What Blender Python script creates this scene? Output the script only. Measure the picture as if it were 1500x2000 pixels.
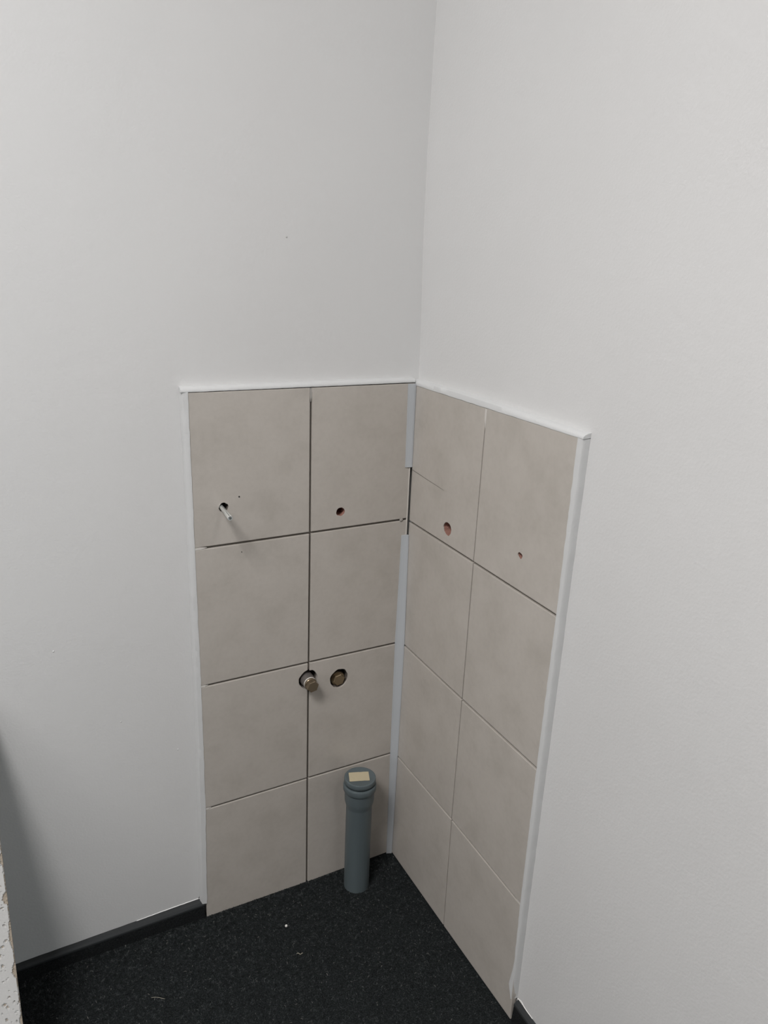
import bpy, bmesh, math, random
from mathutils import Vector, Matrix, noise
random.seed(7)
S = bpy.context.scene
for o in list(bpy.data.objects): bpy.data.objects.remove(o)
C = S.collection

# ------------------------------------------------------------------ camera
cam_d = bpy.data.cameras.new('camera'); cam = bpy.data.objects.new('camera', cam_d); C.objects.link(cam)
cam_d.sensor_fit = 'HORIZONTAL'; cam_d.sensor_width = 36.0
cam_d.lens = 36.0*1519.7368/1500.0
cam_d.clip_start = .02
RX = Vector((0.8868410835, -0.4603308658, 0.0401046944))
DN = Vector((-0.1132090433, -0.3006051197, -0.9470059527))
FW = Vector((0.4479917466, 0.8353035712, -0.3187025870))
m3 = Matrix((RX, -DN, -FW)).transposed()
cam.matrix_world = Matrix.Translation((-0.67084446, -1.15501839, 1.20891206)) @ m3.to_4x4()
S.camera = cam

# ------------------------------------------------------------------ light
w = bpy.data.worlds.new('world'); S.world = w; w.use_nodes = True
w.node_tree.nodes['Background'].inputs[0].default_value = (.8, .9, 1, 1)
w.node_tree.nodes['Background'].inputs[1].default_value = .3

def lamp(name, loc, sx, sy, power, col, rot=(0, 0, 0)):
    d = bpy.data.lights.new(name, 'AREA'); d.shape = 'RECTANGLE'; d.size = sx; d.size_y = sy
    d.energy = power; d.color = col
    o = bpy.data.objects.new(name, d); C.objects.link(o); o.location = loc; o.rotation_euler = rot
    return o
CZ = 2.46                                    # ceiling height
lamp('ceiling_panel_near', (-1.36, -1.18, CZ-.012), .5, .5, 39, (1.0, .963, .950))
lamp('ceiling_fill_far', (-2.15, -1.15, CZ-.012), 1.2, .6, 17, (1.0, .963, .950))  # added fill lamp, oversized so that its own shadows blur
lamp('ceiling_panel_side', (-.14, -1.95, CZ-.012), .16, .3, 5, (1.0, .963, .950))
lamp('cool_back_fill', (1.5, -5.95, 1.5), 1.6, 1.3, 26, (.74, .93, 1.0), (math.radians(90), 0, 0))  # added cool fill from behind the camera, no known window
lamp('warm_side_fill', (-3.55, -2.2, 1.2), 1.2, 1.0, 10, (1.0, .97, .93), (0, math.radians(-90), 0))  # added warm fill from the left, no known window
S.view_settings.view_transform = 'Standard'
S.view_settings.look = 'None'
S.view_settings.gamma = 1.0
S.view_settings.use_curve_mapping = False
S.view_settings.exposure = 0.0

# ------------------------------------------------------------------ materials
def mat(name, col, rough=.5, metal=0., spec=.5):
    m = bpy.data.materials.new(name); m.use_nodes = True
    b = m.node_tree.nodes['Principled BSDF']
    b.inputs['Base Color'].default_value = (*col, 1); b.inputs['Roughness'].default_value = rough
    b.inputs['Metallic'].default_value = metal; b.inputs['Specular IOR Level'].default_value = spec
    return m
def nodes(m): return m.node_tree.nodes, m.node_tree.links, m.node_tree.nodes['Principled BSDF']
def coords(m, scale=(1, 1, 1), obj=True):
    n, l, b = nodes(m)
    t = n.new('ShaderNodeTexCoord'); mp = n.new('ShaderNodeMapping'); mp.inputs['Scale'].default_value = scale
    l.new(t.outputs['Object'], mp.inputs[0]); return mp.outputs[0]
def noise_tex(m, vec, scale, detail=3, rough=.5):
    n, l, b = nodes(m); t = n.new('ShaderNodeTexNoise'); t.inputs['Scale'].default_value = scale
    t.inputs['Detail'].default_value = detail; t.inputs['Roughness'].default_value = rough
    l.new(vec, t.inputs['Vector']); return t.outputs['Fac']
def ramp(m, fac, stops):
    n, l, b = nodes(m); r = n.new('ShaderNodeValToRGB'); e = r.color_ramp.elements
    while len(e) < len(stops): e.new(.5)
    for k, (p, c) in enumerate(stops): e[k].position = p; e[k].color = (*c, 1)
    l.new(fac, r.inputs[0]); return r.outputs[0]
def bump(m, fac, strength, dist):
    n, l, b = nodes(m); bp = n.new('ShaderNodeBump'); bp.inputs['Strength'].default_value = strength
    bp.inputs['Distance'].default_value = dist
    prev = b.inputs['Normal'].links[0].from_socket if b.inputs['Normal'].links else None
    l.new(fac, bp.inputs['Height'])
    if prev: l.new(prev, bp.inputs['Normal'])
    l.new(bp.outputs[0], b.inputs['Normal'])

def paint(name, col, bumpk=1.0):
    m = mat(name, col, .55, 0, .35); v = coords(m)
    n, l, b = nodes(m)
    f = noise_tex(m, v, 3.5, 4); c2 = tuple(x*.975 for x in col)
    l.new(ramp(m, f, [(.35, c2), (.65, col)]), b.inputs['Base Color'])
    bump(m, noise_tex(m, v, 260, 2), .22*bumpk, .0012)
    bump(m, noise_tex(m, v, 45, 3), .12*bumpk, .003)
    return m
WALL = paint('white wall paint', (.685, .690, .687))
TRIMW = paint('white trim paint', (.625, .637, .637), 1.4)
ROOM = paint('grey room paint', (.5, .5, .5))
PAINTLINE = mat('fresh white paint', (.9, .9, .88), .5)
BRICK = mat('brick dust', (.36, .19, .15), .95); 
bump(BRICK, noise_tex(BRICK, coords(BRICK), 500, 4), .8, .002)
MORTAR = mat('grey mortar', (.17, .155, .135), .95)
bump(MORTAR, noise_tex(MORTAR, coords(MORTAR), 300, 4), .6, .002)
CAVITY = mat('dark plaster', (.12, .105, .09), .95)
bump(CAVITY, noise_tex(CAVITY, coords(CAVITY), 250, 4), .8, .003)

def tile_material():
    m = mat('beige ceramic tile', (.53, .49, .45), .28, 0, .55); n, l, b = nodes(m)
    v = coords(m)
    g = n.new('ShaderNodeNewGeometry')
    sc = n.new('ShaderNodeVectorMath'); sc.operation = 'MULTIPLY_ADD'
    oi = n.new('ShaderNodeObjectInfo')
    cb = n.new('ShaderNodeCombineXYZ'); mu = n.new('ShaderNodeMath'); mu.operation = 'MULTIPLY'; mu.inputs[1].default_value = 31.
    l.new(oi.outputs['Random'], mu.inputs[0]); l.new(mu.outputs[0], cb.inputs[0]); l.new(mu.outputs[0], cb.inputs[2])
    l.new(v, sc.inputs[0]); sc.inputs[1].default_value = (1, 1, 1); l.new(cb.outputs[0], sc.inputs[2])
    f1 = noise_tex(m, sc.outputs[0], 16, 5, .6)
    c1 = ramp(m, f1, [(.30, (.455, .427, .387)), (.5, (.500, .470, .430)), (.72, (.523, .493, .453))])
    f2 = noise_tex(m, sc.outputs[0], 120, 3, .6)
    mx = n.new('ShaderNodeMixRGB'); mx.blend_type = 'MULTIPLY'; mx.inputs[0].default_value = 1
    l.new(c1, mx.inputs[1]); l.new(ramp(m, f2, [(.3, (.955, .955, .955)), (.6, (1, 1, 1))]), mx.inputs[2])
    l.new(mx.outputs[0], b.inputs['Base Color'])
    bump(m, noise_tex(m, v, 30, 2), .05, .002)
    return m
TILE = tile_material()
PVC_TRIM = mat('pale grey plastic trim', (.50, .53, .555), .4)
def pvc():
    m = mat('grey drain plastic', (.098, .123, .132), .42, 0, .4); n, l, b = nodes(m)
    l.new(ramp(m, noise_tex(m, coords(m, (1, 1, .15)), 40, 4), [(.3, (.092, .116, .125)), (.7, (.104, .131, .140))]), b.inputs['Base Color'])
    return m
PVC = pvc()
TAPE = mat('cream masking tape', (.50, .44, .30), .75)
bump(TAPE, noise_tex(TAPE, coords(TAPE, (1, 3, 1)), 500, 3), .5, .0006)
ZINC = mat('zinc plated steel', (.84, .87, .86), .25, .6)
ZDARK = mat('dark steel', (.22, .24, .23), .4, .9)
BRASS = mat('dull nickelled brass', (.22, .175, .12), .33, .75)
bump(BRASS, noise_tex(BRASS, coords(BRASS), 350, 2), .15, .0006)
BRASSD = mat('old brass', (.26, .20, .125), .40, .7)
GALV = mat('grey pipe metal', (.25, .23, .22), .45, .6)
WASHER = mat('white sealing ring', (.8, .78, .72), .5)
SKIRT = mat('grey plastic skirting edge', (.028, .031, .033), .6, 0, .3)
def carpet(name, a, b_, c):
    m = mat(name, a, .95, 0, .15); n, l, b = nodes(m); v = coords(m)
    f = noise_tex(m, v, 420, 4, .7)
    l.new(ramp(m, f, [(.34, a), (.52, b_), (.72, c)]), b.inputs['Base Color'])
    bump(m, noise_tex(m, v, 330, 3, .7), .9, .004)
    bump(m, noise_tex(m, v, 60, 3), .3, .004)
    return m
CARPET = carpet('anthracite carpet', (.006, .0075, .008), (.017, .0205, .0215), (.046, .052, .053))
SKIRTCARPET = carpet('dark skirting carpet', (.007, .008, .009), (.014, .016, .017), (.030, .032, .033))
PILE = mat('carpet fibres', (.026, .029, .030), .9, 0, .15)
def pile_mat():
    n, l, b = nodes(PILE)
    a = n.new('ShaderNodeAttribute'); a.attribute_name = 'tone'
    l.new(ramp(PILE, a.outputs['Fac'], [(0, (.006, .0075, .008)), (.5, (.018, .0215, .0225)), (.95, (.058, .066, .067)), (1, (.16, .16, .15))]), b.inputs['Base Color'])
pile_mat()
PANELW = mat('white mineral board face', (.50, .50, .49), .85)
bump(PANELW, noise_tex(PANELW, coords(PANELW), 350, 3), .35, .001)
PANELC = mat('beige mineral board core', (.36, .31, .25), .95)
bump(PANELC, noise_tex(PANELC, coords(PANELC), 400, 4), .8, .002)
WHITE = mat('white plastic', (.8, .8, .76), .5)
LINT = mat('pale lint', (.42, .40, .32), .9)

# ------------------------------------------------------------------ helpers
def obj(name, bm, m, parent=None, smooth=False):
    me = bpy.data.meshes.new(name); 
    bm.normal_update(); bm.to_mesh(me); bm.free()
    for q in (m if isinstance(m, list) else [m]): me.materials.append(q)
    if smooth:
        for p in me.polygons: p.use_smooth = True
    o = bpy.data.objects.new(name, me); C.objects.link(o)
    if parent: o.parent = parent
    return o
def struct(o): o['kind'] = 'structure'; return o
def thing(name, label, cat, loc=(0, 0, 0)):
    o = bpy.data.objects.new(name, None); C.objects.link(o); o.location = loc; o.empty_display_size = .03
    o['label'] = label; o['category'] = cat; return o
def tag(o, label, cat, group=None):
    o['label'] = label; o['category'] = cat
    if group: o['group'] = group
    return o
def box(bm, x0, x1, y0, y1, z0, z1):
    vs = [bm.verts.new((x, y, z)) for x in (x0, x1) for y in (y0, y1) for z in (z0, z1)]
    for f in ((0, 1, 3, 2), (4, 6, 7, 5), (0, 4, 5, 1), (2, 3, 7, 6), (0, 2, 6, 4), (1, 5, 7, 3)):
        bm.faces.new([vs[i] for i in f])
def boxobj(name, m, parent, *a):
    bm = bmesh.new(); box(bm, *a); bmesh.ops.recalc_face_normals(bm, faces=bm.faces); return obj(name, bm, m, parent)
T = .012                                     # tile build-up in front of the wall plane
def LW(u, v, d): return Vector((u, -d, v))   # left wall: u = x, v = z, d = out into the room
def RW(u, v, d): return Vector((-d, u, v))   # right wall: u = y
def fill_plate(W, outer, holes, d_front, d_back, bevel=0.):
    """plate with polygon outline and polygon holes, solid, front at d_front"""
    bm = bmesh.new(); loops = []; edges = []
    for loop in [outer]+holes:
        vs = [bm.verts.new(W(u, v, d_front)) for u, v in loop]
        es = [bm.edges.new((vs[i], vs[(i+1) % len(vs)])) for i in range(len(vs))]
        loops.append(es); edges += es
    bmesh.ops.triangle_fill(bm, edges=edges, use_beauty=True)
    front = list(bm.faces)
    r = bmesh.ops.extrude_face_region(bm, geom=front, use_keep_orig=True)
    back = [e for e in r['geom'] if isinstance(e, bmesh.types.BMVert)]
    dv = W(0, 0, d_back)-W(0, 0, d_front)
    bmesh.ops.translate(bm, verts=back, vec=dv)
    bmesh.ops.recalc_face_normals(bm, faces=bm.faces)
    if bevel:
        bmesh.ops.bevel(bm, geom=[e for e in loops[0] if e.is_valid], offset=bevel, segments=2, affect='EDGES', profile=.6)
    return bm
def ragged(cu, cv, ru, rv, amp, n=22, seed=0):
    rnd = random.Random(seed); ph = rnd.random()*20
    out = []
    for k in range(n):
        a = 2*math.pi*k/n
        r = 1+amp*noise.noise((math.cos(a)*1.9+ph, math.sin(a)*1.9, ph))+amp*.5*(rnd.random()-.5)
        out.append((cu+ru*r*math.cos(a), cv+rv*r*math.sin(a)))
    return out
def lathe(bm, prof, M, n=40, cap0=True, cap1=True):
    rings = []
    for r, h in prof:
        rings.append([bm.verts.new(M @ Vector((r*math.cos(2*math.pi*k/n), r*math.sin(2*math.pi*k/n), h))) for k in range(n)])
    for a, b in zip(rings, rings[1:]):
        for k in range(n): bm.faces.new((a[k], a[(k+1) % n], b[(k+1) % n], b[k]))
    if cap0: bm.faces.new(rings[0][::-1])
    if cap1: bm.faces.new(rings[-1])
    return rings
def axis_matrix(base, direction):
    return Matrix.Translation(base) @ Vector(direction).to_track_quat('Z', 'Y').to_matrix().to_4x4()

# ------------------------------------------------------------------ setting
HOLES_L = {'bolt': (-.3411, .8105, .0078, .0080), 'plain': (-.1360, .7787, .0080, .0079),
           'valve': (-.1930, .4630, .0178, .0190), 'valve2': (-.1312, .4508, .0180, .0196)}
HOLES_R = {'big': (-.1286, .7732, .0122, .0116), 'small': (-.3248, .7988, .0051, .0047)}
LOOP_L = {k: ragged(*v, (.14 if v[2] < .012 else .06), 26 if v[2] < .012 else 34, i+1) for i, (k, v) in enumerate(HOLES_L.items())}
LOOP_R = {k: ragged(*v, (.12 if k == 'big' else .30), 26 if k == 'big' else 14, i+11) for i, (k, v) in enumerate(HOLES_R.items())}
def grow(loop, k):
    cu = sum(p[0] for p in loop)/len(loop); cv = sum(p[1] for p in loop)/len(loop)
    return [(cu+(u-cu)*k, cv+(v-cv)*k) for u, v in loop]

wl = struct(obj('wall_left', fill_plate(LW, [(-3.6, -.05), (.2, -.05), (.2, CZ), (-3.6, CZ)],
                [grow(l, 1.0) for l in LOOP_L.values()], -T, -T-.15), WALL))
# right wall: flat behind the tiles, slightly bulging plaster at the corner above them
ys = [.012, -.015, -.05, -.12, -.3, -1.7]; falloff = [1, .8, .45, .15, 0, 0]
zs = [1.0, 1.06, 1.12, 1.17, 1.218, 1.29, 1.356, 1.46, 1.567, 1.75, CZ]
bulge = [0, .0008, .0023, .004, .0056, .0063, .0066, .0055, .0042, .003, 0]
bm = fill_plate(RW, [(y, 1.0) for y in ys]+[(-1.7, -.05), (.012, -.05)], list(LOOP_R.values()), -T, -T-.15)
grid = [[bm.verts.new(RW(y, z, -T+b*f)) for y, f in zip(ys, falloff)] for z, b in zip(zs, bulge)]
for a, b in zip(grid, grid[1:]):
    for i in range(len(ys)-1): bm.faces.new((a[i], a[i+1], b[i+1], b[i]))
box(bm, T+.02, T+.15, -1.7, .012, 1.0, CZ)
box(bm, T, T+.15, -1.72, -1.7, -.05, CZ)
wr = struct(obj('wall_right', bm, WALL))
fl = struct(boxobj('floor', CARPET, None, -3.6, 3.0, -6.0, T, -.06, 0))
struct(boxobj('ceiling', ROOM, None, -3.6, 3.0, -6.0, .16, CZ, CZ+.1))
struct(boxobj('wall_back', ROOM, None, -3.6, 3.0, -6.1, -6.0, -.06, CZ))
struct(boxobj('wall_far_left', ROOM, None, -3.7, -3.6, -6.1, .16, -.06, CZ))
struct(boxobj('wall_far_right', ROOM, None, 3.0, 3.1, -6.1, -1.6, -.06, CZ))
struct(boxobj('wall_front', ROOM, None, T+.15, 3.0, -1.72, -1.6, -.05, CZ))

# drilled cavities: lining and end of each hole
def cavity(W, loop, parent, m, d0, d1, k=.985):
    bm = bmesh.new(); lp = grow(loop, k)
    rr = [[bm.verts.new(W(u, v, d)) for u, v in lp] for d in (d0, (d0+d1)/2, d1)]
    n = len(lp)
    for a, b in zip(rr, rr[1:]):
        for i in range(n): bm.faces.new((a[i], b[i], b[(i+1) % n], a[(i+1) % n]))
    bm.faces.new(rr[-1])
    obj('drill_hole', bm, m, parent)
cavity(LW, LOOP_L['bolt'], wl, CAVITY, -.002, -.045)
cavity(LW, LOOP_L['plain'], wl, BRICK, -.0015, -.030)
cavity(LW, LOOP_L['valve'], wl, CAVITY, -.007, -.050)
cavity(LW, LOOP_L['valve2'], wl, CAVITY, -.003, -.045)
cavity(RW, LOOP_R['big'], wr, BRICK, -.0015, -.040)
cavity(RW, LOOP_R['small'], wr, BRICK, -.0015, -.020)

# mortar bed seen in the open joints
bed_l = [(-.3900, -.002), (-.003, .002), (-.003, .990), (-.388, .992)]
obj('mortar_bed', fill_plate(LW, bed_l, [grow(l, 1.02) for k, l in LOOP_L.items()], -.0045, -T), MORTAR, wl)
bed_r = [(-.004, .002), (-.415, .004), (-.413, .990), (-.004, .988)]
obj('mortar_bed', fill_plate(RW, bed_r, [grow(l, 1.02) for l in LOOP_R.values()], -.0045, -T), MORTAR, wr)

# ------------------------------------------------------------------ tiles
GL = [[(-.3915, .9958), (-.1930, .9953), (-.0025, .9950)],
      [(-.3903, .7456), (-.1922, .7474), (-.0025, .7489)],
      [(-.3893, .4954), (-.1922, .4979), (-.0025, .4992)],
      [(-.3900, .2444), (-.1921, .2485), (-.0025, .2510)],
      [(-.3948, -.0042), (-.1914, -.0008), (-.0025, .0040)]]
GR = [[(-.0015, .9915), (-.2120, .9922), (-.4172, .9938)],
      [(-.0015, .7449), (-.2108, .7445), (-.4168, .7436)],
      [(-.0015, .4960), (-.2108, .4938), (-.4152, .4930)],
      [(-.0015, .2437), (-.2092, .2455), (-.4155, .2395)],
      [(-.0015, .0030), (-.2112, .0030), (-.4232, .0048)]]
def inset(q, g):
    """q: 4 corners TL TR BR BL; g: gap left, right, top, bottom"""
    (tl, tr, br, bl) = [Vector((a, b)) for a, b in q]
    def ln(a, b, off, c):
        d = (b-a).normalized(); nrm = Vector((-d.y, d.x))
        if nrm.dot(c-a) < 0: nrm = -nrm
        return a+nrm*off, b+nrm*off
    c = (tl+tr+br+bl)/4
    t = ln(tl, tr, g[2], c); r = ln(tr, br, g[1], c); b = ln(br, bl, g[3], c); l_ = ln(bl, tl, g[0], c)
    def X(p, q_):
        from mathutils.geometry import intersect_line_line_2d
        return intersect_line_line_2d(p[0], p[1], q_[0], q_[1]) if 0 else _ix(p, q_)
    def _ix(p, q_):
        a, b_ = p; c_, d_ = q_; r_ = b_-a; s_ = d_-c_
        t_ = ((c_-a).x*s_.y-(c_-a).y*s_.x)/(r_.x*s_.y-r_.y*s_.x); return a+r_*t_
    return [tuple(X(t, l_)), tuple(X(t, r)), tuple(X(b, r)), tuple(X(b, l_))]
def notch(poly, loop):
    """subtract a roughly round loop from the polygon edge it crosses"""
    n = len(poly)
    def inside(p):
        s = False; j = n-1
        for i in range(n):
            (xi, yi), (xj, yj) = poly[i], poly[j]
            if (yi > p[1]) != (yj > p[1]) and p[0] < (xj-xi)*(p[1]-yi)/(yj-yi)+xi: s = not s
            j = i
        return s
    arc_in = [inside(p) for p in loop]
    m_ = len(loop)
    st = next(i for i in range(m_) if arc_in[i] and not arc_in[i-1])
    arc = []; i = st
    while arc_in[i % m_]: arc.append(loop[i % m_]); i += 1
    # edge of the polygon nearest to arc start
    best = None
    for k in range(n):
        a = Vector(poly[k]); b = Vector(poly[(k+1) % n]); d = b-a
        t = max(0, min(1, (Vector(arc[0])-a).dot(d)/d.length_squared)); dist = (a+d*t-Vector(arc[0])).length
        if best is None or dist < best[0]: best = (dist, k)
    k = best[1]; a = Vector(poly[k]); b = Vector(poly[(k+1) % n]); d = (b-a).normalized()
    p0 = a+d*(Vector(arc[0])-a).dot(d); p1 = a+d*(Vector(arc[-1])-a).dot(d)
    if (p1-a).dot(d) < (p0-a).dot(d): arc = arc[::-1]; p0, p1 = p1, p0
    return poly[:k+1]+[tuple(p0)]+arc+[tuple(p1)]+poly[k+1:]
J = .0019
tiles = {}
for W, G, par, loops, side in ((LW, GL, wl, LOOP_L, 'L'), (RW, GR, wr, LOOP_R, 'R')):
    for r in range(4):
        for c in range(2):
            q = [G[r][c], G[r][c+1], G[r+1][c+1], G[r+1][c]]
            jv = J if side == 'L' else .0013
            gaps = [0 if c == 0 else jv, 0 if c == 1 else jv, 0 if r == 0 else .0020, 0 if r == 3 else .0020]
            poly = inset(q, gaps); holes = []
            if side == 'L':
                if (r, c) == (0, 0): holes = [loops['bolt']]
                if (r, c) == (0, 1): holes = [loops['plain']]
                if (r, c) == (2, 1): holes = [loops['valve2']]
                if r == 2: poly = notch(poly, loops['valve'])
            else:
                if (r, c) == (0, 0): holes = [loops['big']]
                if (r, c) == (0, 1): holes = [loops['small']]
            dz = random.uniform(-.0003, .0003)
            o = obj('tile', fill_plate(W, poly, holes, dz, -.0085, .0011), TILE, par)
            tiles[side, r, c] = o

def disc(W, u, v, r, d, name, m, parent, n=10):
    bm = bmesh.new(); lathe(bm, [(r, 0), (r*.8, .0003)], Matrix.Translation(W(u, v, d)) @ (W(0, 0, 1).to_track_quat('Z', 'Y').to_matrix().to_4x4()), n)
    return obj(name, bm, m, parent)
DOT = mat('black pin hole', (.01, .01, .01), .8)  # flat black discs drawn for tiny pin holes, dark inside painted
disc(LW, -.3156, .8258, .0014, .0004, 'pin_hole_dot', DOT, tiles['L', 0, 0])
disc(LW, -.3132, .7303, .0009, .0004, 'pin_hole_dot', DOT, tiles['L', 1, 0])
def streak(W, pts, wd, d, name, m, parent):
    bm = bmesh.new(); vs = []
    for i, (u, v) in enumerate(pts):
        t = i/(len(pts)-1); h = wd*(1-.75*t)
        vs.append((bm.verts.new(W(u, v+h/2, d)), bm.verts.new(W(u, v-h/2, d)), bm.verts.new(W(u, v, d+.00015))))
    for a, b in zip(vs, vs[1:]):
        bm.faces.new((a[0], a[2], b[2], b[0])); bm.faces.new((a[2], a[1], b[1], b[2]))
    bmesh.ops.recalc_face_normals(bm, faces=bm.faces)
    return obj(name, bm, m, parent)
CRACK = mat('grey hairline', (.20, .185, .165), .9)
k = streak(RW, [(-.004, .8425), (-.03, .8408), (-.06, .8385), (-.09, .8368), (-.112, .8352)], .0011, .0004, 'hairline_crack', CRACK, tiles['R', 0, 0])

# little plaster dab in the joint beside the corner
bm = bmesh.new(); bmesh.ops.create_icosphere(bm, subdivisions=2, radius=1)
for v in bm.verts:
    v.co *= 1+.25*noise.noise(v.co*2.1); v.co = Vector((v.co.x*.0036, v.co.y*.0022, v.co.z*.0036))+Vector((-.0150, .0008, .7486))
obj('mortar_dab', bm, mat('grey mortar dab', (.33, .31, .285), .9), wl, True)
# paint and filler closing the joint ends
def filler(W, parent, u0, u1, v0, v1, d, m=TRIMW, vert=False, seed=0):
    bm = bmesh.new(); rnd = random.Random(seed); n = 9; rows = []
    for i in range(n):
        t = i/(n-1); e = 1.0-.9*max(0, (t-.55)/.45)
        if vert: p = [(u0+(u1-u0)*(.5+s*.5*e), v0+(v1-v0)*t) for s in (-1, 1)]
        else: p = [(u0+(u1-u0)*t, (v0+v1)/2+s*(v1-v0)/2*e) for s in (-1, 1)]
        dd = d-.0022*max(0, t-.5)+rnd.uniform(-.0003, .0002)
        rows.append([bm.verts.new(W(*p[0], dd)), bm.verts.new(W(*p[1], dd)), bm.verts.new(W(*p[1], -.005)), bm.verts.new(W(*p[0], -.005))])
    for a, b in zip(rows, rows[1:]):
        for j in range(4): bm.faces.new((a[j], a[(j+1) % 4], b[(j+1) % 4], b[j]))
    bm.faces.new(rows[0]); bm.faces.new(rows[-1][::-1])
    bmesh.ops.recalc_face_normals(bm, faces=bm.faces)
    obj('joint_filler', bm, m, parent)
FILL = mat('cream filler', (.64, .62, .585), .8)
filler(LW, wl, -.3895, -.370, .7438, .7474, .0002, FILL, seed=1)
filler(LW, wl, -.3885, -.376, .4938, .4972, .0001, FILL, seed=2)
filler(LW, wl, -.3890, -.378, .2428, .2462, .0001, FILL, seed=3)
filler(LW, wl, -.1949, -.1911, .995, .972, -.0008, mat('grey filler', (.38, .37, .35), .9), True, 4)
filler(RW, wr, -.2141, -.2099, .9915, .962, .0000, FILL, True, 5)
filler(RW, wr, -.4160, -.402, .2382, .2418, .0001, FILL, seed=6)
# painted pimples and a grey spot on the wall
for u, v, r in ((-.2303, 1.2217, .0016), (-.61, .605, .0018), (-.52, .455, .0015), (-.43, .375, .0016)):
    bm = bmesh.new(); bmesh.ops.create_icosphere(bm, subdivisions=1, radius=1)
    for q in bm.verts: q.co = Vector((q.co.x*r, q.co.y*.0006, q.co.z*r))+LW(u, v, -T)
    obj('paint_nub', bm, mat('grey nub', (.5, .5, .49), .8) if u == -.2303 else WALL, wl, True)

# ------------------------------------------------------------------ painted edge strips round the tiles
def strip(name, W, n, rows_fn, m=TRIMW, smooth=True):
    bm = bmesh.new(); rings = []
    for i in range(n+1):
        rings.append([bm.verts.new(W(*p)) for p in rows_fn(i/n)])
    k = len(rings[0])
    for a, b in zip(rings, rings[1:]):
        for j in range(k): bm.faces.new((a[j], a[(j+1) % k], b[(j+1) % k], b[j]))
    bm.faces.new(rings[0][::-1]); bm.faces.new(rings[-1])
    bmesh.ops.recalc_face_normals(bm, faces=bm.faces)
    o = obj(name, bm, m)
    if smooth:
        for p in o.data.polygons: p.use_smooth = len(p.vertices) == 4
        o.data.set_sharp_from_angle(angle=math.radians(50))
    return struct(o)
def nz(t, s, f=60): return noise.noise((t*f, s*7.3, s*1.7))
def lerp(tab, z):
    for (z0, a), (z1, b) in zip(tab, tab[1:]):
        if z0 <= z <= z1 or (z1 <= z <= z0): return a+(b-a)*(z-z0)/(z1-z0)
    return tab[0][1] if abs(z-tab[0][0]) < abs(z-tab[-1][0]) else tab[-1][1]
LO = [(1.01, -.4022), (.91, -.4000), (.73, -.3990), (.40, -.3990), (.0, -.4052)]
LI = [(1.01, -.3910), (.745, -.3898), (.495, -.3884), (.245, -.3893), (.0, -.3945)]
def left_side(t):
    z = .9972-(.9972-.032)*t; o = lerp(LO, z)+.0006*nz(t, 1, 30); i = lerp(LI, z)+.0008*nz(t, 2, 70)+.0004*nz(t, 3, 200)
    return [(o, z, -T), (o+.0006, z, -.0075), (o+.0035, z, -.0010+.0003*nz(t, 4)), (i-.0018, z, .0004), (i, z, .0006), (i+.0002, z, -.0002), (i-.004, z, -T)]
strip('trim_1', LW, 160, left_side)
def left_top(t):
    u = -.4020+(.4020-.0012)*t; o = 1.0043+.0005*nz(t, 5, 25); i = .9968-.0004*nz(t, 6, 50)
    return [(u, o, -T), (u, o-.0004, -.0075), (u, o-.0018, -.0018), (u, i+.0016, .0004), (u, i, .0002), (u, i+.0002, -T)]
strip('trim_2', LW, 80, left_top)
def right_top(t):
    u = .0115+(-.4262-.0115)*t; o = 1.0010+.0022*math.sin(math.pi*min(1, t*1.05))+.0005*nz(t, 7, 25); i = .9922+.0022*t-.0004*nz(t, 8, 50)
    return [(u, o, -T), (u, o-.0006, -.0070), (u, o-.0026, -.0014), (u, i+.0016, .0006), (u, i-.0006, .0005), (u, i, -T)]
strip('trim_3', RW, 80, right_top)
RO = [(1.01, -.4262), (.9, -.4246), (.78, -.4236), (.30, -.4215), (.10, -.4215), (.0, -.4215)]
RI = [(1.01, -.4158), (.75, -.4160), (.49, -.4140), (.24, -.4145), (.12, -.4172), (.07, -.4105), (.045, -.4195), (.0, -.4220)]
def right_side(t):
    z = .9935-(.9935-.046)*t; o = lerp(RO, z)+.0005*nz(t, 9, 30); i = lerp(RI, z)+.0008*nz(t, 10, 60)+.0004*nz(t, 11, 200)
    o = min(o, i-.0030)
    return [(o, z, -T), (o+.0002, z, -.0055), (o+.0008, z, -.0012), (o+.0022, z, .0004), (i, z, .0006), (i+.0002, z, -.0002), (i-.002, z, -T)]
strip('trim_4', RW, 160, right_side)
# plastic corner strip in two lengths, cut open at the holes for pipes
def corner_rows(z0, z1, A, B):
    def fn(t):
        z = z0+(z1-z0)*t
        a = lerp(A, z); b = lerp(B, z)
        return [(a, z, -.0004), (a, z, .0008), (a*.78-.0002, z, .0008-b*.12), (a*.5, z, -b*.42+.0008), (a*.22, z, -b*.80+.0006), (-.0012, z, -b), (-.0002, z, -b), (-.0004, z, -.0004)]
    return fn
A = [(1.0, -.0152), (.85, -.0128), (.72, -.0133), (.50, -.0158), (.25, -.0140), (0, -.0112)]
B = [(1.0, -.0022), (.85, -.0032), (.72, -.0046), (.50, -.0096), (.25, -.0076), (0, -.0042)]
strip('trim_5', LW, 30, corner_rows(.9945, .8470, A, B), PVC_TRIM, False)
strip('trim_6', LW, 60, corner_rows(.7188, .0015, A, B), PVC_TRIM, False)
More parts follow.
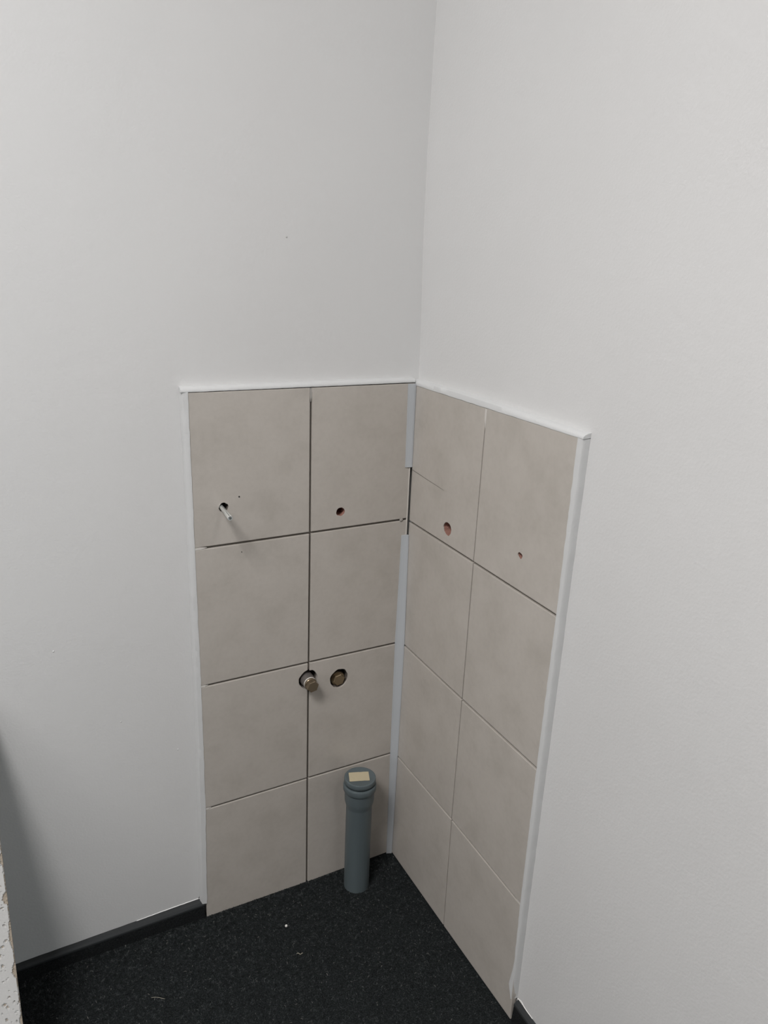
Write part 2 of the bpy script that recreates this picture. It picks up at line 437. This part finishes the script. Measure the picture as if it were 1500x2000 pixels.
# silicone bead left in the open corner
bm = bmesh.new()
rr = []
for i in range(25):
    z = .846-(.846-.7195)*i/24; x = -.0036+.0003*nz(i/24, 21, 9)
    rr.append([bm.verts.new((x-.0012, -.0002, z)), bm.verts.new((x-.0002, -.0015, z)), bm.verts.new((x+.0009, -.0010, z)), bm.verts.new((x+.0010, .003, z)), bm.verts.new((x-.0010, .003, z))])
for a, b in zip(rr, rr[1:]):
    for j in range(5): bm.faces.new((a[j], b[j], b[(j+1) % 5], a[(j+1) % 5]))
bmesh.ops.recalc_face_normals(bm, faces=bm.faces)
obj('silicone_bead', bm, mat('pale silicone', (.58, .555, .51), .4), wl, True)

# ------------------------------------------------------------------ skirtings
def skirting(name, W, u0, u1, ztop, zlip, dfront, n=80, jag=.0006):
    """carpet faced skirting with a plastic top lip"""
    root = bmesh.new(); rings = []
    for i in range(n+1):
        t = i/n; u = u0+(u1-u0)*t; j = jag*nz(t, 30, 90)+jag*.6*nz(t, 31, 200)
        zt = lerp(ztop, u)+j; zl = lerp(zlip, u)
        rings.append([root.verts.new(W(u, zt-.010, -T)), root.verts.new(W(u, zt, -T+.0002)), root.verts.new(W(u, (zt*.35+zl*.65)+.0010, dfront-.0035)),
                      root.verts.new(W(u, zl, dfront-.0006)), root.verts.new(W(u, zl-.0022, dfront)), root.verts.new(W(u, zl-.010, dfront-.0015))])
    for a, b in zip(rings, rings[1:]):
        for q in range(6): root.faces.new((a[q], a[(q+1) % 6], b[(q+1) % 6], b[q]))
    root.faces.new(rings[0]); root.faces.new(rings[-1][::-1])
    bmesh.ops.recalc_face_normals(root, faces=root.faces)
    o = struct(obj(name, root, SKIRT))
    bm = bmesh.new(); rings = []
    for i in range(n+1):
        t = i/n; u = u0+(u1-u0)*t; zl = lerp(zlip, u)-.0024
        rings.append([bm.verts.new(W(u, zl, -T+.0004)), bm.verts.new(W(u, zl, dfront-.0008)), bm.verts.new(W(u, zl*.5, dfront+.0006+.0004*nz(t, 33, 120))),
                      bm.verts.new(W(u, .0002, dfront+.0012)), bm.verts.new(W(u, .0002, -T+.0004))])
    for a, b in zip(rings, rings[1:]):
        for q in range(5): bm.faces.new((a[q], a[(q+1) % 5], b[(q+1) % 5], b[q]))
    bm.faces.new(rings[0]); bm.faces.new(rings[-1][::-1])
    bmesh.ops.recalc_face_normals(bm, faces=bm.faces)
    c = obj('carpet_strip', bm, SKIRTCARPET, o); c['label'] = 'dark carpet facing of the skirting'
    return o
bl = skirting('baseboard_left', LW, -3.5, -.3975, [(-.715, .0300), (-.3975, .0372)], [(-.715, .0262), (-.3975, .0300)], -.0008, 400)
br = skirting('baseboard_right', RW, -.4245, -1.69, [(-1.69, .0430), (-.47, .0430), (-.4245, .0440)], [(-1.69, .037), (-.4245, .0385)], -.0030, 200, .0004)
def paint_line(W, pts, parent):
    bm = bmesh.new(); rr = []
    for u, v, h in pts:
        rr.append([bm.verts.new(W(u, v, -T+.0004)), bm.verts.new(W(u, v+h*.5, -T+.0011)), bm.verts.new(W(u, v+h, -T+.0002))])
    for a, b in zip(rr, rr[1:]):
        for j in range(2): bm.faces.new((a[j], a[j+1], b[j+1], b[j]))
    bmesh.ops.recalc_face_normals(bm, faces=bm.faces)
    o = obj('paint_line', bm, PAINTLINE, parent); o['label'] = 'bright white paint line along the skirting top'
lt = lambda u: lerp([(-.715, .0300), (-.3975, .0372)], u)
paint_line(LW, [(u, lt(u)+.0002, .0016*(.25+.75*min(1, (u+.52)/.06))*(1+.4*nz(u, 41, 130))) for u in [-.52+.1215*i/40 for i in range(41)]], bl)
paint_line(RW, [(-.4225-.04*i/16, .0436+.0004*nz(i/16, 43, 9), .0006+.0045*math.exp(-((i-4)/3.2)**2)) for i in range(17)], br)
# dark unpainted nick where the skirting meets the tile edge
bm = bmesh.new(); vs = [bm.verts.new(LW(*p)) for p in ((-.4085, .0366, -T+.0003), (-.4035, .0372, -T+.0003), (-.4036, .0448, -T+.0003), (-.4046, .0415, -T+.0003), (-.406, .0395, -T+.0009))]
bm.faces.new((vs[0], vs[1], vs[4])); bm.faces.new((vs[1], vs[2], vs[4])); bm.faces.new((vs[2], vs[3], vs[4])); bm.faces.new((vs[3], vs[0], vs[4]))
bmesh.ops.recalc_face_normals(bm, faces=bm.faces)
obj('paint_nick', bm, SKIRT, bl)

# ------------------------------------------------------------------ carpet pile (visible part of the floor)
def carpet_pile():
    rnd = random.Random(3); verts = []; faces = []; tone = []
    def zone(x, y):
        return x < -.001 and y < -.001 and y > -1.0 and x > -.80
    n = 0
    while n < 90000:
        x = rnd.uniform(-.80, 0); y = -rnd.random()**1.35*.62
        if not zone(x, y): continue
        n += 1
        a = rnd.uniform(0, 2*math.pi); L = rnd.uniform(.0022, .0055); w_ = rnd.uniform(.00026, .00050); h = rnd.uniform(.0004, .0017)
        dx, dy = math.cos(a), math.sin(a); b = len(verts)
        verts += [(x-dy*w_, y+dx*w_, .0001), (x+dy*w_, y-dx*w_, .0001), (x+dx*L*.5-dy*w_, y+dy*L*.5+dx*w_, h), (x+dx*L*.5+dy*w_, y+dy*L*.5-dx*w_, h), (x+dx*L, y+dy*L, h*.4)]
        faces += [(b, b+1, b+3, b+2), (b+2, b+3, b+4)]
        t = max(0., min(.96, .40+.75*noise.noise((x*230, y*230, 1.3))+rnd.uniform(-.3, .3)))
        if rnd.random() < .006: t = 1.
        tone += [t]*5
    me = bpy.data.meshes.new('carpet_pile'); me.from_pydata(verts, [], faces)
    at = me.attributes.new('tone', 'FLOAT', 'POINT'); at.data.foreach_set('value', tone)
    me.materials.append(PILE); o = bpy.data.objects.new('carpet_pile', me); C.objects.link(o); o.parent = fl
    o['kind'] = 'stuff'; o['label'] = 'short felted anthracite carpet fibres'
carpet_pile()

# ------------------------------------------------------------------ grey drain pipe
px, py = -.1040, -.0470
pipe = thing('drain_pipe', 'grey plastic drain pipe standing on the carpet by the tiled corner', 'pipe', (px, py, 0))
I4 = Matrix.Identity(4)
bm = bmesh.new(); lathe(bm, [(.0250, .0), (.0250, .05), (.0250, .1965), (.0252, .198)], I4, 64)
pp = obj('pipe', bm, PVC, pipe, True); pp.data.set_sharp_from_angle(angle=math.radians(35))
bm = bmesh.new(); lathe(bm, [(.0245, .190), (.0256, .1960), (.0278, .2045), (.0283, .2075), (.0284, .2270), (.0286, .2285), (.0306, .2300), (.0317, .2320), (.0318, .2400), (.0312, .2428), (.0303, .2440), (.0280, .2440), (.0278, .236)], I4, 64)
so = obj('socket', bm, PVC, pipe, True); so.data.set_sharp_from_angle(angle=math.radians(35))
bm = bmesh.new(); lathe(bm, [(.0260, .236), (.0262, .2465), (.0263, .2475), (.0298, .2478), (.0303, .2488), (.0303, .2545), (.0298, .2566), (.0288, .2572), (.0270, .2572), (.0262, .2568), (.001, .2568)], I4, 64)
pl = obj('plug', bm, PVC, pipe, True); pl.data.set_sharp_from_angle(angle=math.radians(35)); pl['label'] = 'round grey push-in plug closing the pipe top'
bm = bmesh.new()
q = [(-.1195, -.0281), (-.0831, -.0405), (-.0924, -.0650), (-.1286, -.0523)]; nx, ny = 12, 6; gr = []
for i in range(nx+1):
    row = []
    for j in range(ny+1):
        u, v = i/nx, j/ny
        x = (q[0][0]*(1-u)+q[1][0]*u)*(1-v)+(q[3][0]*(1-u)+q[2][0]*u)*v-px
        y = (q[0][1]*(1-u)+q[1][1]*u)*(1-v)+(q[3][1]*(1-u)+q[2][1]*u)*v-py
        r = math.hypot(x, y); k = min(1, .0285/r) if r > 0 else 1
        if v in (0., 1.): y += .0005*nz(u, 51+v, 8)
        row.append(bm.verts.new((x*k, y*k, .2576+.0002*noise.noise((i*.6, j*.6, 3)))))
    gr.append(row)
for i in range(nx):
    for j in range(ny): bm.faces.new((gr[i][j], gr[i][j+1], gr[i+1][j+1], gr[i+1][j]))
r_ = bmesh.ops.extrude_face_region(bm, geom=list(bm.faces), use_keep_orig=True)
bmesh.ops.translate(bm, verts=[e for e in r_['geom'] if isinstance(e, bmesh.types.BMVert)], vec=(0, 0, -.00035))
bmesh.ops.recalc_face_normals(bm, faces=bm.faces)
t_ = obj('tape', bm, TAPE, pl); t_['label'] = 'cream piece of masking tape on the plug'

# ------------------------------------------------------------------ anchor bolt
base = Vector((-.3415, .030, .8085)); tip = Vector((-.3515, -.0700, .8162))
ab = thing('anchor_bolt', 'shiny zinc anchor bolt sticking out of the upper left tile', 'bolt', base)
ax = (tip-base); Ln = ax.length; MA = axis_matrix((0, 0, 0), ax)
bm = bmesh.new(); lathe(bm, [(.0034, 0), (.0034, Ln-.030), (.0038, Ln-.028), (.0038, Ln-.001), (.0035, Ln), (.0024, Ln), (.0022, Ln-.004)], MA, 24)
sl = obj('sleeve', bm, ZINC, ab, True); sl.data.set_sharp_from_angle(angle=math.radians(30))
bm = bmesh.new()
XA, YA = (MA.to_3x3() @ Vector((1, 0, 0))), (MA.to_3x3() @ Vector((0, 1, 0)))
for d in (Vector((-.75, 0, -.65)), Vector((-.25, 0, .95)), Vector((.95, 0, -.1))):   # three dark strips: sleeve slits plus its shaded underside painted in
    a = math.atan2(d.dot(YA), d.dot(XA)); ca, sa = math.cos(a), math.sin(a)
    p = [(.0030, -.0005), (.0039, -.0004), (.0039, .0004), (.0030, .0005)]
    ra = [bm.verts.new(MA @ Vector((u*ca-v*sa, u*sa+v*ca, Ln-.027))) for u, v in p]
    rb = [bm.verts.new(MA @ Vector((u*ca-v*sa, u*sa+v*ca, Ln-.0005))) for u, v in p]
    for j in range(4): bm.faces.new((ra[j], ra[(j+1) % 4], rb[(j+1) % 4], rb[j]))
    bm.faces.new(ra[::-1]); bm.faces.new(rb)
bmesh.ops.recalc_face_normals(bm, faces=bm.faces)
obj('slit_shade', bm, ZDARK, ab)
bm = bmesh.new(); lathe(bm, [(.0016, Ln-.006), (.0016, Ln-.0012), (.0010, Ln-.0002)], MA, 12)
obj('cone', bm, ZDARK, ab, True)

# ------------------------------------------------------------------ water stubs with hexagon plugs
def hexprism(bm, M, r, h0, h1, ch=.0012, rot=.2):
    n = 6
    def ring(rad, h): return [bm.verts.new(M @ Vector((rad*math.cos(rot+math.pi*k/3), rad*math.sin(rot+math.pi*k/3), h))) for k in range(n)]
    rs = [ring(r, h0), ring(r, h1-ch), ring(r-ch, h1)]
    for a, b in zip(rs, rs[1:]):
        for k in range(n): bm.faces.new((a[k], a[(k+1) % n], b[(k+1) % n], b[k]))
    bm.faces.new(rs[0][::-1]); bm.faces.new(rs[-1])
    bmesh.ops.recalc_face_normals(bm, faces=bm.faces)
def stub(name, label, x, z, yw, parts):
    e = thing(name, label, 'pipe plug', (x, yw, z))
    M = axis_matrix((0, 0, 0), (0, -1, 0))
    for p in parts:
        bm = bmesh.new()
        if p[1] == 'hex': hexprism(bm, M, *p[3:])
        else: lathe(bm, p[3], M, 36)
        o = obj(p[0], bm, p[2], e, p[1] != 'hex')
        if p[1] != 'hex': o.data.set_sharp_from_angle(angle=math.radians(35))
# distances along the axis are measured from the end of the cavity
stub('extension_stub', 'dull brass hexagon plug protruding over the tile joint', -.1938, .4615, .049,
     [('pipe_stub', 'lathe', GALV, [(.0128, 0), (.0128, .047), (.0124, .0485), (.0122, .0580), (.0108, .0588)]),
      ('seal', 'lathe', WASHER, [(.0100, .0580), (.0114, .0584), (.0116, .0590), (.0114, .0596), (.0100, .0600)]),
      ('collar', 'lathe', BRASS, [(.0100, .0605), (.0113, .0610), (.0116, .0620), (.0116, .0640), (.0108, .0650)]),
      ('hexagon_plug', 'hex', BRASS, .0114, .0640, .0745, .0009)])
stub('recessed_stub', 'brown brass hexagon plug sunk inside its round tile hole', -.1296, .4450, .041,
     [('pipe_stub', 'lathe', BRASSD, [(.0140, 0), (.0140, .031), (.0128, .0325)]),
      ('hexagon_plug', 'hex', BRASSD, .0120, .0320, .0385)])

# ------------------------------------------------------------------ mineral board leaning on the left wall
def leaning_board():
    H, Wd, TH = .625, .625, .015
    e = thing('ceiling_board', 'white pitted mineral ceiling board leaning against the left wall', 'board', (-.7130, -.30, 0))
    ang = math.atan2(.55, .297)
    U = Vector((0, math.cos(ang), math.sin(ang))); N = Vector((0, -math.sin(ang), math.cos(ang))); Sx = Vector((-1, 0, 0))
    off = Vector((0, .000, .000))
    rnd = random.Random(5)
    fine = Wd; step = .0013
    cols = [.0013*k for k in range(55)]; cols += [cols[-1]+(Wd-cols[-1])*(k+1)/240 for k in range(240)]; ns = len(cols)-1; nt = int(H/step)
    pits = {}
    cell = .02
    for _ in range(5200):
        s, t = rnd.uniform(0, fine), rnd.uniform(0, H); big = rnd.random() < .3
        a = rnd.uniform(0, math.pi); l_ = rnd.uniform(.0018, .0036) if big else rnd.uniform(.0008, .0017); w_ = l_*rnd.uniform(.35, .8)
        for ci in range(int((s-.005)//cell), int((s+.005)//cell)+1):
            for cj in range(int((t-.005)//cell), int((t+.005)//cell)+1):
                pits.setdefault((ci, cj), []).append((s, t, math.cos(a), math.sin(a), l_, w_, .0028 if big else .0016))
    chips = [(rnd.uniform(.05, .6), rnd.uniform(.006, .02), rnd.uniform(.002, .0045)) for _ in range(14)]
    chips += [(.345, .010, .0062), (.245, .012, .0050), (.165, .008, .0055)]
    def rag(t):
        r = .0007+.0008*noise.noise((t*90, 1, 0))+.0009*noise.noise((t*260, 2, 0))
        for c, w_, d in chips:
            x = (t-c)/w_
            if abs(x) < 1: r = max(r, d*(1-x*x)*(1+.35*noise.noise((t*400, 5, 0))))
        return r
    verts = []; faces = []; mi = []
    for j in range(nt+1):
        t = H*j/nt; rg = rag(t)
        for i in range(ns+1):
            s = cols[i]; d = TH
            for (ps, pt, ca, sa, l_, w_, dp) in pits.get((int(s//cell), int(t//cell)), ()):
                x = (s-ps)*ca+(t-pt)*sa; y = -(s-ps)*sa+(t-pt)*ca
                q_ = (x/l_)**2+(y/w_)**2
                if q_ < 1: d = min(d, TH-dp*(1-q_**2))
            if s < rg: d = min(d, TH-.0022-.0012*noise.noise((s*500, t*500, 2)))
            verts.append(Sx*s+U*t+N*(d-TH))
    for j in range(nt):
        for i in range(ns):
            a = j*(ns+1)+i; faces.append((a, a+1, a+ns+2, a+ns+1))
            s = (cols[i]+cols[i+1])/2; t = H*(j+.5)/nt; mi.append(1 if s < rag(t) else 0)
    me = bpy.data.meshes.new('face'); me.from_pydata(verts, [], faces); me.materials.append(PANELW); me.materials.append(PANELC)
    me.polygons.foreach_set('material_index', mi); me.update()
    o = bpy.data.objects.new('face', me); C.objects.link(o); o.parent = e
    o['label'] = 'white painted face full of small pits'
    bm = bmesh.new()
    fr = [(0, 0), (0, H), (Wd, H), (Wd, 0)]
    n = 160; ring_f = []; ring_b = []
    path = [(0, H*k/n) for k in range(n)]+[(Wd*k/40, H) for k in range(40)]+[(Wd, H*(1-k/10)) for k in range(10)]+[(Wd*(1-k/40), 0) for k in range(40)]
    for s, t in path:
        rough_ = .0005*noise.noise((s*150, t*200, 4)) if s == 0 else 0
        ring_f.append(bm.verts.new(Sx*(s+rough_)+U*t-N*.0024)); ring_b.append(bm.verts.new(Sx*s+U*t-N*TH))
    k = len(path)
    for i in range(k): bm.faces.new((ring_f[i], ring_f[(i+1) % k], ring_b[(i+1) % k], ring_b[i]))
    bm.faces.new(ring_b[::-1]); bm.faces.new(ring_f)
    bmesh.ops.recalc_face_normals(bm, faces=bm.faces)
    c = obj('core', bm, PANELC, e); c['label'] = 'beige crumbly core showing along the chipped edge'
    return e
lb = leaning_board()

# ------------------------------------------------------------------ bits lying on the carpet
bm = bmesh.new(); lathe(bm, [(.0012, 0), (.0021, .0008), (.0024, .0020), (.0021, .0034), (.0013, .0042), (.0008, .0040), (.0006, .0030)], Matrix.Identity(4), 16)
o = obj('plastic_bead', bm, WHITE, None, True); o.location = (-.2682, -.0866, .0012); tag(o, 'tiny white round bead lying on the dark carpet', 'bead')
def fibre(name, pts, r, m, label, cat):
    bm = bmesh.new(); rings = []
    P_ = [Vector(p) for p in pts]
    for i, p in enumerate(P_):
        d = (P_[min(i+1, len(P_)-1)]-P_[max(i-1, 0)]).normalized(); M = axis_matrix(p, d)
        rings.append([bm.verts.new(M @ Vector((r*math.cos(a), r*math.sin(a), 0))) for a in (0, 1.57, 3.14, 4.71)])
    for a, b in zip(rings, rings[1:]):
        for j in range(4): bm.faces.new((a[j], a[(j+1) % 4], b[(j+1) % 4], b[j]))
    bm.faces.new(rings[0][::-1]); bm.faces.new(rings[-1])
    o = obj(name, bm, m, None, True); tag(o, label, cat)
fibre('thread', [(-.5237+.0196*t, -.1266-.0115*t+.0012*math.sin(3*t), .0018+.0006*math.sin(5*t)) for t in [i/8 for i in range(9)]], .00035, LINT, 'fine pale thread lying on the carpet near the leaning board', 'thread')
fibre('lint', [(-.272+.010*t, -.1508-.0040*t+.0012*math.sin(9*t), .0018+.0008*math.sin(7*t)) for t in [i/8 for i in range(9)]], .0005, LINT, 'small greyish tuft of lint on the carpet below the bead', 'lint')
